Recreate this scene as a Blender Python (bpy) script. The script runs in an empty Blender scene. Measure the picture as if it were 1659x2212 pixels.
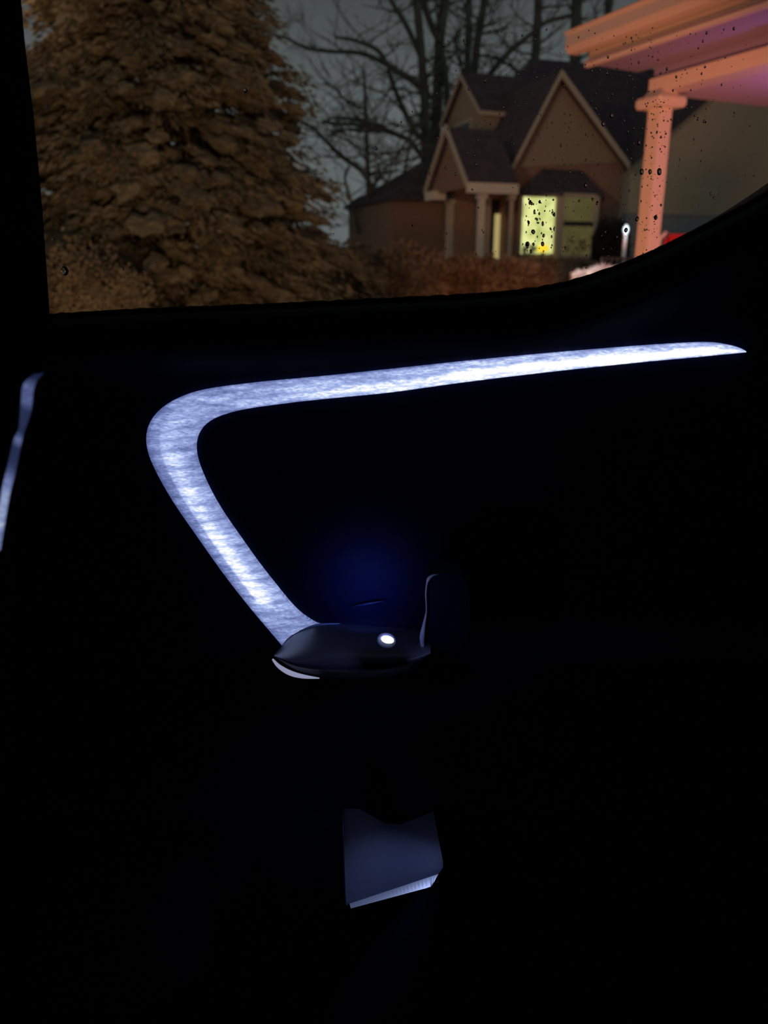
import bpy, bmesh, math, random
from mathutils import Vector, noise
R = math.radians
# ------------------------------------------------------------------ camera
F = 1700.0
PITCH = R(17.5)
CAM = Vector((0, 0, 1.25))
sc = bpy.context.scene
COL = sc.collection
cd = bpy.data.cameras.new('camera')
cd.sensor_fit = 'VERTICAL'; cd.sensor_height = 36; cd.sensor_width = 27
cd.lens = F/2212*36
cd.clip_start = 0.02; cd.clip_end = 400
cd.dof.use_dof = True; cd.dof.focus_distance = 0.80; cd.dof.aperture_fstop = 5.8
cam = bpy.data.objects.new('camera', cd); COL.objects.link(cam)
cam.location = CAM; cam.rotation_euler = (math.pi/2-PITCH, 0, 0)
sc.camera = cam
# ------------------------------------------------------------------ world, exposure
sc.view_settings.view_transform = 'Standard'; sc.view_settings.look = 'None'
sc.view_settings.gamma = 1; sc.view_settings.exposure = 0; sc.view_settings.use_curve_mapping = False
w = bpy.data.worlds.new('night_sky'); sc.world = w; w.use_nodes = True
nt = w.node_tree; nt.nodes.clear()
wo = nt.nodes.new('ShaderNodeOutputWorld'); bg = nt.nodes.new('ShaderNodeBackground')
tc = nt.nodes.new('ShaderNodeTexCoord'); sp = nt.nodes.new('ShaderNodeSeparateXYZ')
rp = nt.nodes.new('ShaderNodeValToRGB')
nt.links.new(tc.outputs['Generated'], sp.inputs[0]); nt.links.new(sp.outputs['Z'], rp.inputs[0])
e = rp.color_ramp.elements
e[0].position = 0.0; e[0].color = (.086, .101, .099, 1)
e[1].position = 0.31; e[1].color = (.036, .041, .041, 1)
k = rp.color_ramp.elements.new(0.16); k.color = (.086, .101, .099, 1)
cn = nt.nodes.new('ShaderNodeTexNoise'); cn.inputs['Scale'].default_value = 5.0; cn.inputs['Detail'].default_value = 3
mp = nt.nodes.new('ShaderNodeMapRange'); mp.inputs['To Min'].default_value = 1.1; mp.inputs['To Max'].default_value = 1.6
nt.links.new(tc.outputs['Generated'], cn.inputs['Vector']); nt.links.new(cn.outputs['Fac'], mp.inputs['Value'])
nt.links.new(rp.outputs['Color'], bg.inputs['Color']); nt.links.new(mp.outputs['Result'], bg.inputs['Strength'])
nt.links.new(bg.outputs[0], wo.inputs[0])

CP, SP = math.cos(PITCH), math.sin(PITCH)
def ray(px, py):
    u = (px-829.5)/F; v = (1106-py)/F
    return Vector((u, CP+v*SP, -SP+v*CP))
def P(px, py, Y):
    r = ray(px, py); return CAM + r*(Y/r.y)

# ------------------------------------------------------------------ lamps
def lamp(name, kind, loc, power, color, size=.1, target=None, cone=60, blend=.5, size_y=None):
    l = bpy.data.lights.new(name, kind); l.energy = power; l.color = color
    if kind == 'AREA':
        l.size = size
        if size_y: l.shape = 'RECTANGLE'; l.size_y = size_y
    else: l.shadow_soft_size = size
    if kind == 'SPOT': l.spot_size = R(cone); l.spot_blend = blend
    o = bpy.data.objects.new(name, l); COL.objects.link(o); o.location = loc
    if target is not None:
        o.rotation_euler = (Vector(target)-Vector(loc)).to_track_quat('-Z', 'Y').to_euler()
    return o
AMBER = (1.0, .46, .14)
lamp('amber_drive_lamp', 'SPOT', (-0.6, 1.7, .8), 185, (1, .63, .34), .15, P(420, 470, 8), 95, .9)
lamp('cottage_warm_fill', 'SPOT', (-7.5, 1.5, 5.5), 1500, (1.0, .68, .45), .3, (5.0, 22, 3.2), 38, .8)  # unseen warm spot added to brighten the cottage gable
lamp('tail_lamp', 'SPOT', (1.25, 3.6, .75), 640, (1.0, .32, .15), .15, P(1420, 450, 8), 64, 1)
lamp('porch_ceiling_wash', 'SPOT', (5.0, 6.3, .9), 150, (.66, .30, 1.0), .2, (4.6, 6.6, 3), 95, .8)  # unseen upward spot added to tint the porch ceiling purple
lamp('ground_amber_lamp', 'SPOT', (1.9, 7.6, 1.9), 60, (1, .36, .07), .1, P(1090, 612, 10.5), 40, .9)

# ------------------------------------------------------------------ materials
def mat(name, color=(.5,.5,.5), rough=.6, metal=0, spec=.5, emit=None, es=0, bump=None, vary=None, brick=None, coord='Object'):
    m = bpy.data.materials.new(name); m.use_nodes = True
    n = m.node_tree; b = n.nodes['Principled BSDF']
    b.inputs['Base Color'].default_value = (*color, 1); b.inputs['Roughness'].default_value = rough
    b.inputs['Metallic'].default_value = metal; b.inputs['Specular IOR Level'].default_value = spec
    if emit: b.inputs['Emission Color'].default_value = (*emit, 1); b.inputs['Emission Strength'].default_value = es
    t = n.nodes.new('ShaderNodeTexCoord')
    if vary:    # (second colour, scale)
        x = n.nodes.new('ShaderNodeTexNoise'); x.inputs['Scale'].default_value = vary[1]; x.inputs['Detail'].default_value = 5
        c = n.nodes.new('ShaderNodeValToRGB'); c.color_ramp.elements[0].position = .35; c.color_ramp.elements[1].position = .65
        c.color_ramp.elements[0].color = (*color, 1); c.color_ramp.elements[1].color = (*vary[0], 1)
        n.links.new(t.outputs[coord], x.inputs['Vector']); n.links.new(x.outputs['Fac'], c.inputs[0]); n.links.new(c.outputs[0], b.inputs['Base Color'])
    if bump:    # ('noise'|'wave', scale, strength, distance)
        if bump[0] == 'noise':
            x = n.nodes.new('ShaderNodeTexNoise'); x.inputs['Scale'].default_value = bump[1]; x.inputs['Detail'].default_value = 4; out = x.outputs['Fac']
        else:
            x = n.nodes.new('ShaderNodeTexWave'); x.wave_type = 'BANDS'; x.bands_direction = 'Z'; x.wave_profile = 'SAW'
            x.inputs['Scale'].default_value = bump[1]; out = x.outputs['Fac']
        bb = n.nodes.new('ShaderNodeBump'); bb.inputs['Strength'].default_value = bump[2]; bb.inputs['Distance'].default_value = bump[3]
        n.links.new(t.outputs[coord], x.inputs['Vector']); n.links.new(out, bb.inputs['Height']); n.links.new(bb.outputs[0], b.inputs['Normal'])
    if brick:   # (second, mortar, scale)
        x = n.nodes.new('ShaderNodeTexBrick'); x.inputs['Scale'].default_value = brick[2]
        x.inputs['Color1'].default_value = (*color, 1); x.inputs['Color2'].default_value = (*brick[0], 1); x.inputs['Mortar'].default_value = (*brick[1], 1)
        mpn = n.nodes.new('ShaderNodeMapping'); mpn.inputs['Rotation'].default_value = (R(90), 0, 0)
        n.links.new(t.outputs[coord], mpn.inputs[0]); n.links.new(mpn.outputs[0], x.inputs['Vector']); n.links.new(x.outputs['Color'], b.inputs['Base Color'])
    return m
M = {
 'door':   mat('blue_cast_door_vinyl', (.006,.009,.036), .6, spec=.12, bump=('noise', 900, .15, .0006)),  # near-black vinyl; faint blue spill of light put into the base colour
 'glow':  mat('chrome_painted_reflection', (.7,.7,.8), .4, emit=(.50,.53,.78), es=.5),  # chrome trim; its reflection is painted in as emission
 'ledge':  mat('pale_blue_grey_plastic', (.78,.83,.95), .5),
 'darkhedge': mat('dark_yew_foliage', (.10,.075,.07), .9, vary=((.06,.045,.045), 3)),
 'soffit': mat('purple_shaded_soffit', (.36,.30,.50), .7),  # eave boards with the purple light and shade put into their colour
 'seam':   mat('navy_piping', (.012,.016,.06), .5),
 'black':  mat('black_cabin_trim', (.004,.004,.006), .7, bump=('noise', 500, .15, .0006)),
 'seal':   mat('black_rubber_seal', (.006,.006,.007), .7, bump=('noise', 220, .8, .004)),
 'gloss':  mat('satin_dark_plastic', (.11,.12,.16), .42),
 'chrome': mat('satin_chrome', (.75,.77,.85), .22, metal=1),
 'liner':  mat('grey_blue_plastic', (.030,.036,.070), .5),
 'seat':   mat('black_seat_leather', (.002,.002,.003), .8, spec=.05, bump=('noise', 300, .2, .001)),
 'led':    mat('white_led', (.8,.8,.8), .4, emit=(.85,.9,1), es=9),
 'bark':   mat('dark_wet_bark', (.20,.21,.19), .85, vary=((.12,.12,.11), 3), bump=('noise', 14, .6, .05)),
 'bark2':  mat('evergreen_bark', (.08,.055,.04), .9, bump=('noise', 14, .6, .05)),
 'needle': mat('evergreen_foliage', (.36,.28,.175), .9, vary=((.22,.165,.105), 1.6), bump=('noise', 26, .9, .05)),
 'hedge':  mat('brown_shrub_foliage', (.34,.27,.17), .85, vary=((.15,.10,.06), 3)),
 'ground': mat('wet_leafy_lawn', (.20,.13,.07), .9, vary=((.10,.075,.04), 1.3), bump=('noise', 8, .5, .05)),
 'drive':  mat('wet_asphalt', (.06,.055,.055), .45, bump=('noise', 30, .3, .01)),
 'brick':  mat('brown_brick', (.36,.21,.15), .85, brick=((.30,.17,.12), (.36,.26,.2), 6)),
 'stucco': mat('tan_gable_siding', (.40,.32,.23), .85, bump=('wave', 2.2, .4, .03)),
 'shingle':mat('dark_roof_shingle', (.105,.082,.105), .85, vary=((.065,.052,.07), 5), bump=('noise', 20, .5, .03)),
 'trim':   mat('pale_painted_trim', (.60,.52,.42), .6),
 'white':  mat('cream_painted_wood', (.86,.78,.66), .5),
 'siding': mat('olive_vinyl_siding', (.72,.62,.46), .75, bump=('wave', 2.6, .8, .04)),
 'paint':  mat('white_porch_paint', (.82,.70,.62), .55, bump=('noise', 30, .2, .01)),
 'ceil':   mat('white_porch_ceiling', (.80,.62,.74), .6),
 'dark':   mat('dark_window_glass', (.03,.03,.035), .15),
 'found':  mat('grey_garage_door', (.42,.42,.46), .6, bump=('wave', .9, .5, .05)),
 'red':    mat('red_cushion_fabric', (.75,.03,.03), .7, bump=('noise', 60, .3, .01)),
 'frame':  mat('white_enamel_metal', (.85,.78,.75), .35),
 'iron':   mat('black_iron', (.03,.025,.025), .5),
 'pale':   mat('pale_white_blossom', (.85,.82,.80), .8),
 'shade':  mat('yellow_lit_lampshade', (.8,.6,.1), .7, emit=(1,.72,.03), es=1.0),
 'sill':   mat('green_house_plant', (.06,.08,.02), .9),
 'bulb':   mat('cold_white_bulb', (.8,.8,.8), .5, emit=(.55,.72,.85), es=1.3),
 'side':   mat('warm_lit_sidelight', (.5,.4,.2), .6, emit=(.60,.50,.20), es=.6),
 'farroof':mat('far_grey_roof', (.17,.18,.17), .9),
}
def glass_mat(name, tint=(1,1,1)):
    m = bpy.data.materials.new(name); m.use_nodes = True; n = m.node_tree; n.nodes.clear()
    o = n.nodes.new('ShaderNodeOutputMaterial'); t = n.nodes.new('ShaderNodeBsdfTransparent'); g = n.nodes.new('ShaderNodeBsdfGlossy')
    f = n.nodes.new('ShaderNodeFresnel'); f.inputs[0].default_value = 1.45; x = n.nodes.new('ShaderNodeMixShader')
    t.inputs[0].default_value = (*tint, 1); g.inputs['Roughness'].default_value = .02
    n.links.new(f.outputs[0], x.inputs[0]); n.links.new(t.outputs[0], x.inputs[1]); n.links.new(g.outputs[0], x.inputs[2]); n.links.new(x.outputs[0], o.inputs[0])
    return m
M['glass'] = glass_mat('clear_car_glass')
def drop_mat():
    m = bpy.data.materials.new('rain_water'); m.use_nodes = True; b = m.node_tree.nodes['Principled BSDF']
    b.inputs['Base Color'].default_value = (1,1,1,1); b.inputs['Roughness'].default_value = .0
    b.inputs['IOR'].default_value = 1.33; b.inputs['Transmission Weight'].default_value = 1
    return m
M['drop'] = drop_mat()
def pane_mat():   # lit room behind a window with patterned curtain
    m = bpy.data.materials.new('lit_curtain'); m.use_nodes = True; n = m.node_tree; n.nodes.clear()
    o = n.nodes.new('ShaderNodeOutputMaterial'); e_ = n.nodes.new('ShaderNodeEmission'); t = n.nodes.new('ShaderNodeTexCoord')
    x = n.nodes.new('ShaderNodeTexNoise'); x.inputs['Scale'].default_value = 3.5
    c = n.nodes.new('ShaderNodeValToRGB'); c.color_ramp.elements[0].position = .3; c.color_ramp.elements[1].position = .7
    c.color_ramp.elements[0].color = (.46,.54,.15,1); c.color_ramp.elements[1].color = (.98,1.0,.42,1)
    n.links.new(t.outputs['Object'], x.inputs['Vector']); n.links.new(x.outputs['Fac'], c.inputs[0]); n.links.new(c.outputs[0], e_.inputs[0]); n.links.new(e_.outputs[0], o.inputs[0])
    return m
M['curtain'] = pane_mat()
def dim_pane():
    m = bpy.data.materials.new('dim_window_blind'); m.use_nodes = True; n = m.node_tree; n.nodes.clear()
    o = n.nodes.new('ShaderNodeOutputMaterial'); e_ = n.nodes.new('ShaderNodeEmission'); t = n.nodes.new('ShaderNodeTexCoord')
    x = n.nodes.new('ShaderNodeTexNoise'); x.inputs['Scale'].default_value = 2.5
    c = n.nodes.new('ShaderNodeValToRGB'); c.color_ramp.elements[0].color = (.050,.042,.016,1); c.color_ramp.elements[1].color = (.115,.098,.036,1)
    n.links.new(t.outputs['Object'], x.inputs['Vector']); n.links.new(x.outputs['Fac'], c.inputs[0]); n.links.new(c.outputs[0], e_.inputs[0]); n.links.new(e_.outputs[0], o.inputs[0])
    return m
M['blind'] = dim_pane()

def strip_mat(name, stops, streaks, lane=None, gain=1.0):
    """back-lit grained trim: u runs along the strip (0..1), v across (0 outer edge, 1 inner edge).
    stops = light-guide output along u; lane = a brighter LED channel along v."""
    m = bpy.data.materials.new(name); m.use_nodes = True; n = m.node_tree; n.nodes.clear(); L = n.links.new
    def N(t, **kw):
        x = n.nodes.new(t)
        for a, b in kw.items(): setattr(x, a, b)
        return x
    def math_(op, a, b, clamp=False):
        x = N('ShaderNodeMath', operation=op); x.use_clamp = clamp
        for i, q in enumerate((a, b)):
            if q is None: continue
            if isinstance(q, (int, float)): x.inputs[i].default_value = q
            else: L(q, x.inputs[i])
        return x.outputs[0]
    def ramp(src, st):
        r = N('ShaderNodeValToRGB'); el = r.color_ramp.elements
        el[0].position, el[1].position = st[0][0], st[-1][0]
        el[0].color = (*[st[0][1]]*3, 1); el[1].color = (*[st[-1][1]]*3, 1)
        for p, v in st[1:-1]:
            q = el.new(p); q.color = (v, v, v, 1)
        L(src, r.inputs[0]); return r.outputs[0]
    out = N('ShaderNodeOutputMaterial'); em = N('ShaderNodeEmission')
    uv = N('ShaderNodeTexCoord'); s = N('ShaderNodeSeparateXYZ'); L(uv.outputs['UV'], s.inputs[0])
    U, V = s.outputs['X'], s.outputs['Y']
    base = ramp(U, stops)
    # lane of LEDs, moving across with u
    pos = ramp(U, lane['pos']); wid = lane['width']
    d = math_('DIVIDE', math_('SUBTRACT', V, pos), wid)
    g = math_('POWER', 2.718, math_('MULTIPLY', math_('MULTIPLY', d, d), -1))
    lan = math_('MULTIPLY', g, ramp(U, lane['amp']))
    tot = math_('ADD', base, lan)
    # grain: ripples across the strip + fine streaks (object space)
    mpp = N('ShaderNodeMapping'); mpp.inputs['Scale'].default_value = (130, 1, 560); mpp.inputs['Rotation'].default_value = (0, R(6), 0)
    L(uv.outputs['Object'], mpp.inputs[0])
    n1 = N('ShaderNodeTexNoise'); n1.inputs['Scale'].default_value = 1; n1.inputs['Detail'].default_value = 3; L(mpp.outputs[0], n1.inputs['Vector'])
    mp2 = N('ShaderNodeMapping'); mp2.inputs['Scale'].default_value = (20, 1, 95); L(uv.outputs['Object'], mp2.inputs[0])
    n2 = N('ShaderNodeTexNoise'); n2.inputs['Scale'].default_value = 1; n2.inputs['Detail'].default_value = 2; n2.inputs['Distortion'].default_value = 1.2; L(mp2.outputs[0], n2.inputs['Vector'])
    mp3 = N('ShaderNodeMapping'); mp3.inputs['Scale'].default_value = (260, 1, 900); mp3.inputs['Rotation'].default_value = (0, R(-38), 0); L(uv.outputs['Object'], mp3.inputs[0])
    n3 = N('ShaderNodeTexNoise'); n3.inputs['Scale'].default_value = 1; n3.inputs['Detail'].default_value = 1; L(mp3.outputs[0], n3.inputs['Vector'])
    f1 = math_('ADD', math_('MULTIPLY', n1.outputs['Fac'], streaks*1.1), 1-streaks*.55)
    f2 = math_('ADD', math_('MULTIPLY', n2.outputs['Fac'], 1.5), 1-.75)
    f3 = math_('ADD', math_('MULTIPLY', n3.outputs['Fac'], 1.3), .35)
    tot = math_('MULTIPLY', math_('MULTIPLY', math_('MULTIPLY', tot, f1), f2), f3)
    mp4 = N('ShaderNodeMapping'); mp4.inputs['Rotation'].default_value = (0, R(8), 0); L(uv.outputs['Object'], mp4.inputs[0])
    wv = N('ShaderNodeTexWave', bands_direction='Z'); wv.inputs['Scale'].default_value = 34; wv.inputs['Distortion'].default_value = 3.5; wv.inputs['Detail'].default_value = 2; wv.inputs['Detail Scale'].default_value = 1.2; L(mp4.outputs[0], wv.inputs['Vector'])
    wp = math_('POWER', wv.outputs['Fac'], 3.0)
    f4 = math_('SUBTRACT', 1.05, math_('MULTIPLY', wp, math_('MULTIPLY', n3.outputs['Fac'], .75*streaks)))
    tot = math_('MULTIPLY', tot, f4)
    bev = math_('MULTIPLY', ramp(U, [(0,0),(.66,0),(.76,1),(.93,1),(.955,0)]), ramp(V, [(0,1),(.25,1),(.29,0),(1,0)]))
    tot = math_('MULTIPLY', tot, math_('SUBTRACT', 1, math_('MULTIPLY', bev, .38*streaks/.7)))
    edge = ramp(V, [(0, .55), (.10, 1), (.93, 1), (1, .8)])
    tot = math_('MULTIPLY', tot, edge)
    cr = N('ShaderNodeValToRGB'); el = cr.color_ramp.elements
    el[0].position = 0; el[0].color = (.02,.03,.09,1); el[1].position = 1; el[1].color = (1.0,1.0,1.0,1)
    q = el.new(.22); q.color = (.13,.17,.40,1); q = el.new(.5); q.color = (.36,.45,.82,1); q = el.new(.78); q.color = (.68,.78,1.0,1)
    L(tot, cr.inputs[0]); L(cr.outputs[0], em.inputs[0]); em.inputs[1].default_value = gain
    L(em.outputs[0], out.inputs[0]); return m
M['strip'] = strip_mat('backlit_grained_trim',
    [(0,.5),(.05,.66),(.3,.56),(.45,.44),(.56,.40),(.63,.36),(.75,.36),(.9,.42),(.96,.40),(1,.28)], .7,
    dict(pos=[(0,.6),(.35,.72),(.5,.75),(.57,.55),(.7,.5),(1,.42)], width=.24,
         amp=[(0,.15),(.05,1.35),(.25,1.1),(.42,.45),(.5,.32),(.54,.15),(.64,.05),(.75,.32),(.88,.62),(.93,.5),(.955,.02),(1,0)]), 1.0)
M['seat_strip'] = strip_mat('blurred_pale_seat_strip',
    [(0,.0),(.03,.0),(.08,.18),(.17,.18),(.22,.03),(.34,.02),(.385,.28),(.43,.02),(.54,.04),(.66,.42),(.9,.46),(1,.4)], .05,
    dict(pos=[(0,.5),(1,.5)], width=.35, amp=[(0,.0),(.5,.0),(1,.10)]), .58)

# ------------------------------------------------------------------ mesh helpers
def obj(name, bm, m, parent=None, smooth=False, loc=None):
    bmesh.ops.recalc_face_normals(bm, faces=bm.faces)
    if smooth:
        for f in bm.faces: f.smooth = True
    me = bpy.data.meshes.new(name); 
    off = Vector(parent.matrix_world.translation) if parent else Vector((0,0,0))
    if parent: off = worldloc(parent)
    if loc is not None: off = Vector(loc)
    if off.length: bmesh.ops.translate(bm, vec=-off, verts=bm.verts)
    bm.to_mesh(me); bm.free()
    if isinstance(m, (list, tuple)):
        for q in m: me.materials.append(q)
    else: me.materials.append(m)
    o = bpy.data.objects.new(name, me); COL.objects.link(o)
    if parent: o.parent = parent
    elif loc is not None: o.location = loc
    return o
def worldloc(o):
    v = Vector(o.location)
    while o.parent: o = o.parent; v += Vector(o.location)
    return v
def tag(o, label=None, cat=None, group=None, kind=None):
    for k_, v_ in (('label', label), ('category', cat), ('group', group), ('kind', kind)):
        if v_: o[k_] = v_
    return o
def thing(name, loc, label, cat, group=None):
    o = bpy.data.objects.new(name, None); COL.objects.link(o); o.location = loc; o.empty_display_size = .1
    return tag(o, label, cat, group)
def prism(bm, pts, off):
    off = Vector(off); a = [bm.verts.new(p) for p in pts]; b = [bm.verts.new(Vector(p)+off) for p in pts]
    bm.faces.new(a); bm.faces.new(b[::-1]); n = len(a)
    for i in range(n): bm.faces.new((a[i], a[(i+1) % n], b[(i+1) % n], b[i]))
def box(bm, o, ax, ay, az):
    o = Vector(o); prism(bm, [o, o+ax, o+ax+ay, o+ay], az)
def bx(bm, a, b):
    box(bm, a, Vector((b[0]-a[0],0,0)), Vector((0,b[1]-a[1],0)), Vector((0,0,b[2]-a[2])))
def tube(bm, pts, rad, n=8, squash=1.0):
    pts = [Vector(p) for p in pts]; rings = []
    if not isinstance(rad, (list, tuple)): rad = [rad]*len(pts)
    prev = None
    for i, p in enumerate(pts):
        t = (pts[min(i+1, len(pts)-1)]-pts[max(i-1, 0)]).normalized()
        if prev is None: a = t.orthogonal().normalized()
        else: a = (prev - t*prev.dot(t)).normalized()
        prev = a; b = t.cross(a)
        rings.append([bm.verts.new(p+(a*math.cos(2*math.pi*j/n)+b*math.sin(2*math.pi*j/n)*squash)*rad[i]) for j in range(n)])
    for r0, r1 in zip(rings, rings[1:]):
        for j in range(n): bm.faces.new((r0[j], r0[(j+1) % n], r1[(j+1) % n], r1[j]))
    bm.faces.new(rings[0][::-1]); bm.faces.new(rings[-1])
def resample(pts, n):
    pts = [Vector((p[0], p[1], 0)) for p in pts]
    # Catmull-Rom then arc length
    q = []
    for i in range(len(pts)-1):
        p0 = pts[max(i-1,0)]; p1 = pts[i]; p2 = pts[i+1]; p3 = pts[min(i+2,len(pts)-1)]
        for s in range(12):
            t = s/12
            q.append(.5*((2*p1)+(p2-p0)*t+(2*p0-5*p1+4*p2-p3)*t*t+(3*p1-p0-3*p2+p3)*t**3))
    q.append(pts[-1]); d = [0]
    for a, b in zip(q, q[1:]): d.append(d[-1]+(b-a).length)
    out = []; j = 0
    for i in range(n):
        s = d[-1]*i/(n-1)
        while j < len(d)-2 and d[j+1] < s: j += 1
        t = 0 if d[j+1] == d[j] else (s-d[j])/(d[j+1]-d[j]); v = q[j].lerp(q[j+1], t); out.append((v.x, v.y))
    return out
def interp(x, pts):
    if x <= pts[0][0]: return pts[0][1]
    for (a, fa), (b, fb) in zip(pts, pts[1:]):
        if x <= b:
            t = (x-a)/(b-a); t = t*t*(3-2*t); return fa+(fb-fa)*t
    return pts[-1][1]
def lin(x, pts):
    if x <= pts[0][0]: return pts[0][1]
    for (a, fa), (b, fb) in zip(pts, pts[1:]):
        if x <= b: return fa+(fb-fa)*(x-a)/(b-a)
    return pts[-1][1]

# ================================================================== GROUND
random.seed(3)
def gz(x, y):
    s = max(0, min(1, (y-3)/15)); s = s*s*(3-2*s)
    return 1.12*s + .05*noise.noise(Vector((x*.3, y*.3, 0)))*s
bm = bmesh.new(); nx, ny = 70, 90; V = {}
for i in range(nx+1):
    for j in range(ny+1):
        x = -45+90*i/nx; y = -6+96*(j/ny)**1.6; V[i,j] = bm.verts.new((x, y, gz(x, y)-.0))
for i in range(nx):
    for j in range(ny): bm.faces.new((V[i,j], V[i+1,j], V[i+1,j+1], V[i,j+1]))
tag(obj('ground', bm, M['ground'], smooth=True), kind='structure')

# ================================================================== CAR CABIN (dark shell round the camera)
cab = thing('car', (0, 0, .25), 'dark car interior whose door carries a glowing hooked light strip under a rain-spotted window', 'car')
bm = bmesh.new(); bx(bm, (-1.6, -1.2, 1.62), (1.5, .84, 1.66)); obj('roof_lining', bm, M['black'], cab)
bm = bmesh.new(); bx(bm, (-1.6, -1.2, .22), (1.5, .84, .26)); obj('cabin_floor', bm, M['black'], cab)
bm = bmesh.new(); bx(bm, (-1.6, -1.24, .26), (1.5, -1.2, 1.62)); obj('far_side_panel', bm, M['black'], cab)
bm = bmesh.new(); bx(bm, (-1.64, -1.2, .26), (-1.6, .84, 1.62)); obj('front_bulkhead', bm, M['black'], cab)
bm = bmesh.new(); bx(bm, (1.5, -1.2, .26), (1.54, .84, 1.62)); obj('rear_bulkhead', bm, M['black'], cab)
# pillar left of the window: rounded inner face, edge follows the leaning window edge
YD = .72
bm = bmesh.new()
edge_px = [(18,-480),(40,-160),(50,0),(78,230),(98,450),(115,690),(122,760)]
rows = []
for i in range(17):
    t = i/16; py = -480+ t*(2500+480); ex = lin(py, [(p[1], p[0]) for p in edge_px])
    p = P(ex, py, YD+.01); r = []
    for dx, dy in ((-.062,.09),(-.022,.03),(-.006,.008),(-.018,0),(-.08,-.012),(-.16,-.008),(-.30,.02),(-.9,.03),(-.9,.09)):
        z = p.z
        r.append(bm.verts.new((p.x+dx, YD+.01+dy, min(max(z, .26), 1.62))))
    rows.append(r)
for a, b in zip(rows, rows[1:]):
    if abs(a[0].co.z-b[0].co.z) < 1e-5: continue
    for j in range(len(a)-1): bm.faces.new((a[j], a[j+1], b[j+1], b[j]))
    bm.faces.new((a[-1], a[0], b[0], b[-1]))
obj('pillar_trim', bm, M['black'], cab, smooth=True)

# ================================================================== REAR DOOR
belt = [(60,690),(115,686),(300,675),(550,665),(780,654),(1000,643),(1130,632),(1230,614),(1300,592),(1370,566),(1430,540),(1500,505),(1580,464),(1659,420),(1780,340),(1900,250)]
belt_r = resample(belt, 90)
def relief(px, py):
    """how far the trim swells towards the cabin (m) at a picture position"""
    y = 0
    d = py-lin(px, belt)
    y += .030*math.exp(-((d-70)/60)**2)                   # padded shoulder below the glass
    y += .05*interp(py, [(1345,0),(1430,1),(1500,1),(1600,0)])*interp(px, [(620,0),(760,1),(1900,1)])   # armrest shelf
    y += .03*interp(py, [(1650,0),(1800,1)])              # lower door
    return y
# door skin: columns follow the belt curve, rows go down
bm = bmesh.new(); grid = []
NR = 80
for (bxp, byp) in belt_r:
    col = []
    for j in range(NR+1):
        t = j/NR
        py = byp + (2480-byp)*t
        pxx = bxp
        rl = relief(pxx, py)
        if j == 0: rl = -.02
        p = P(pxx, py, YD-max(rl,-.02)); col.append(bm.verts.new(p))
    grid.append(col)
for a, b in zip(grid, grid[1:]):
    for j in range(NR): bm.faces.new((a[j], a[j+1], b[j+1], b[j]))
# return edge to the glass
back = [bm.verts.new((c[0].co.x, .835, c[0].co.z-.01)) for c in grid]
for i in range(len(grid)-1): bm.faces.new((grid[i][0], grid[i+1][0], back[i+1], back[i]))
door = obj('rear_door', bm, M['door'], cab, smooth=True)
# outer skin so that no light leaks below the glass
bm = bmesh.new()
top = [Vector((v[0], .845, v[1])) for v in [(P(a, b, .80).x, P(a, b, .80).z-.02) for a, b in belt_r]]
lo = [Vector((p.x, .845, .2)) for p in top]
prism(bm, [Vector((-1.6,.845,top[0].z))]+top+[Vector((1.5,.845,top[-1].z)), Vector((1.5,.845,.2)), Vector((-1.6,.845,.2))], (0,.02,0))
obj('outer_skin', bm, M['black'], door)
# upper frame rail and rear frame
bm = bmesh.new(); bx(bm, (-1.6, .78, 1.565), (1.5, .86, 1.64)); obj('upper_frame', bm, M['black'], door)
# rubber seal along the glass foot, slightly ragged
bm = bmesh.new(); pts = []
for i, (a, b) in enumerate(resample(belt, 260)):
    p = P(a, b+1.5, .742); p.z += .0010*noise.noise(Vector((i*.35,0,0)))+.0002*random.uniform(-1,1); pts.append(p)
tube(bm, pts, .0042, 8); obj('window_seal', bm, M['seal'], door, smooth=True)
# glass
YG = .80
bm = bmesh.new(); bx(bm, (-.42, YG, .98), (1.0, YG+.004, 1.58)); obj('window_glass', bm, M['glass'], door)

# light strip ---------------------------------------------------------------
outer = [(1612,759),(1598,751),(1570,742),(1530,739),(1400,746),(1200,762),(1000,781),(850,797),(700,813),(560,826),(470,837),(420,846),(376,863),(340,886),(320,913),(312,947),(318,976),(331,1008),(353,1049),(384,1100),(419,1149),(457,1204),(501,1264),(549,1324),(584,1365),(612,1398)]
inner = [(1612,761),(1560,766),(1500,772),(1400,781),(1200,802),(1000,826),(850,847),(760,856),(660,866),(565,878),(501,889),(470,900),(444,912),(429,929),(421,951),(421,979),(432,1011),(451,1055),(482,1109),(520,1163),(558,1217),(603,1274),(641,1320),(655,1332),(675,1345),(700,1352)]
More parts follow.
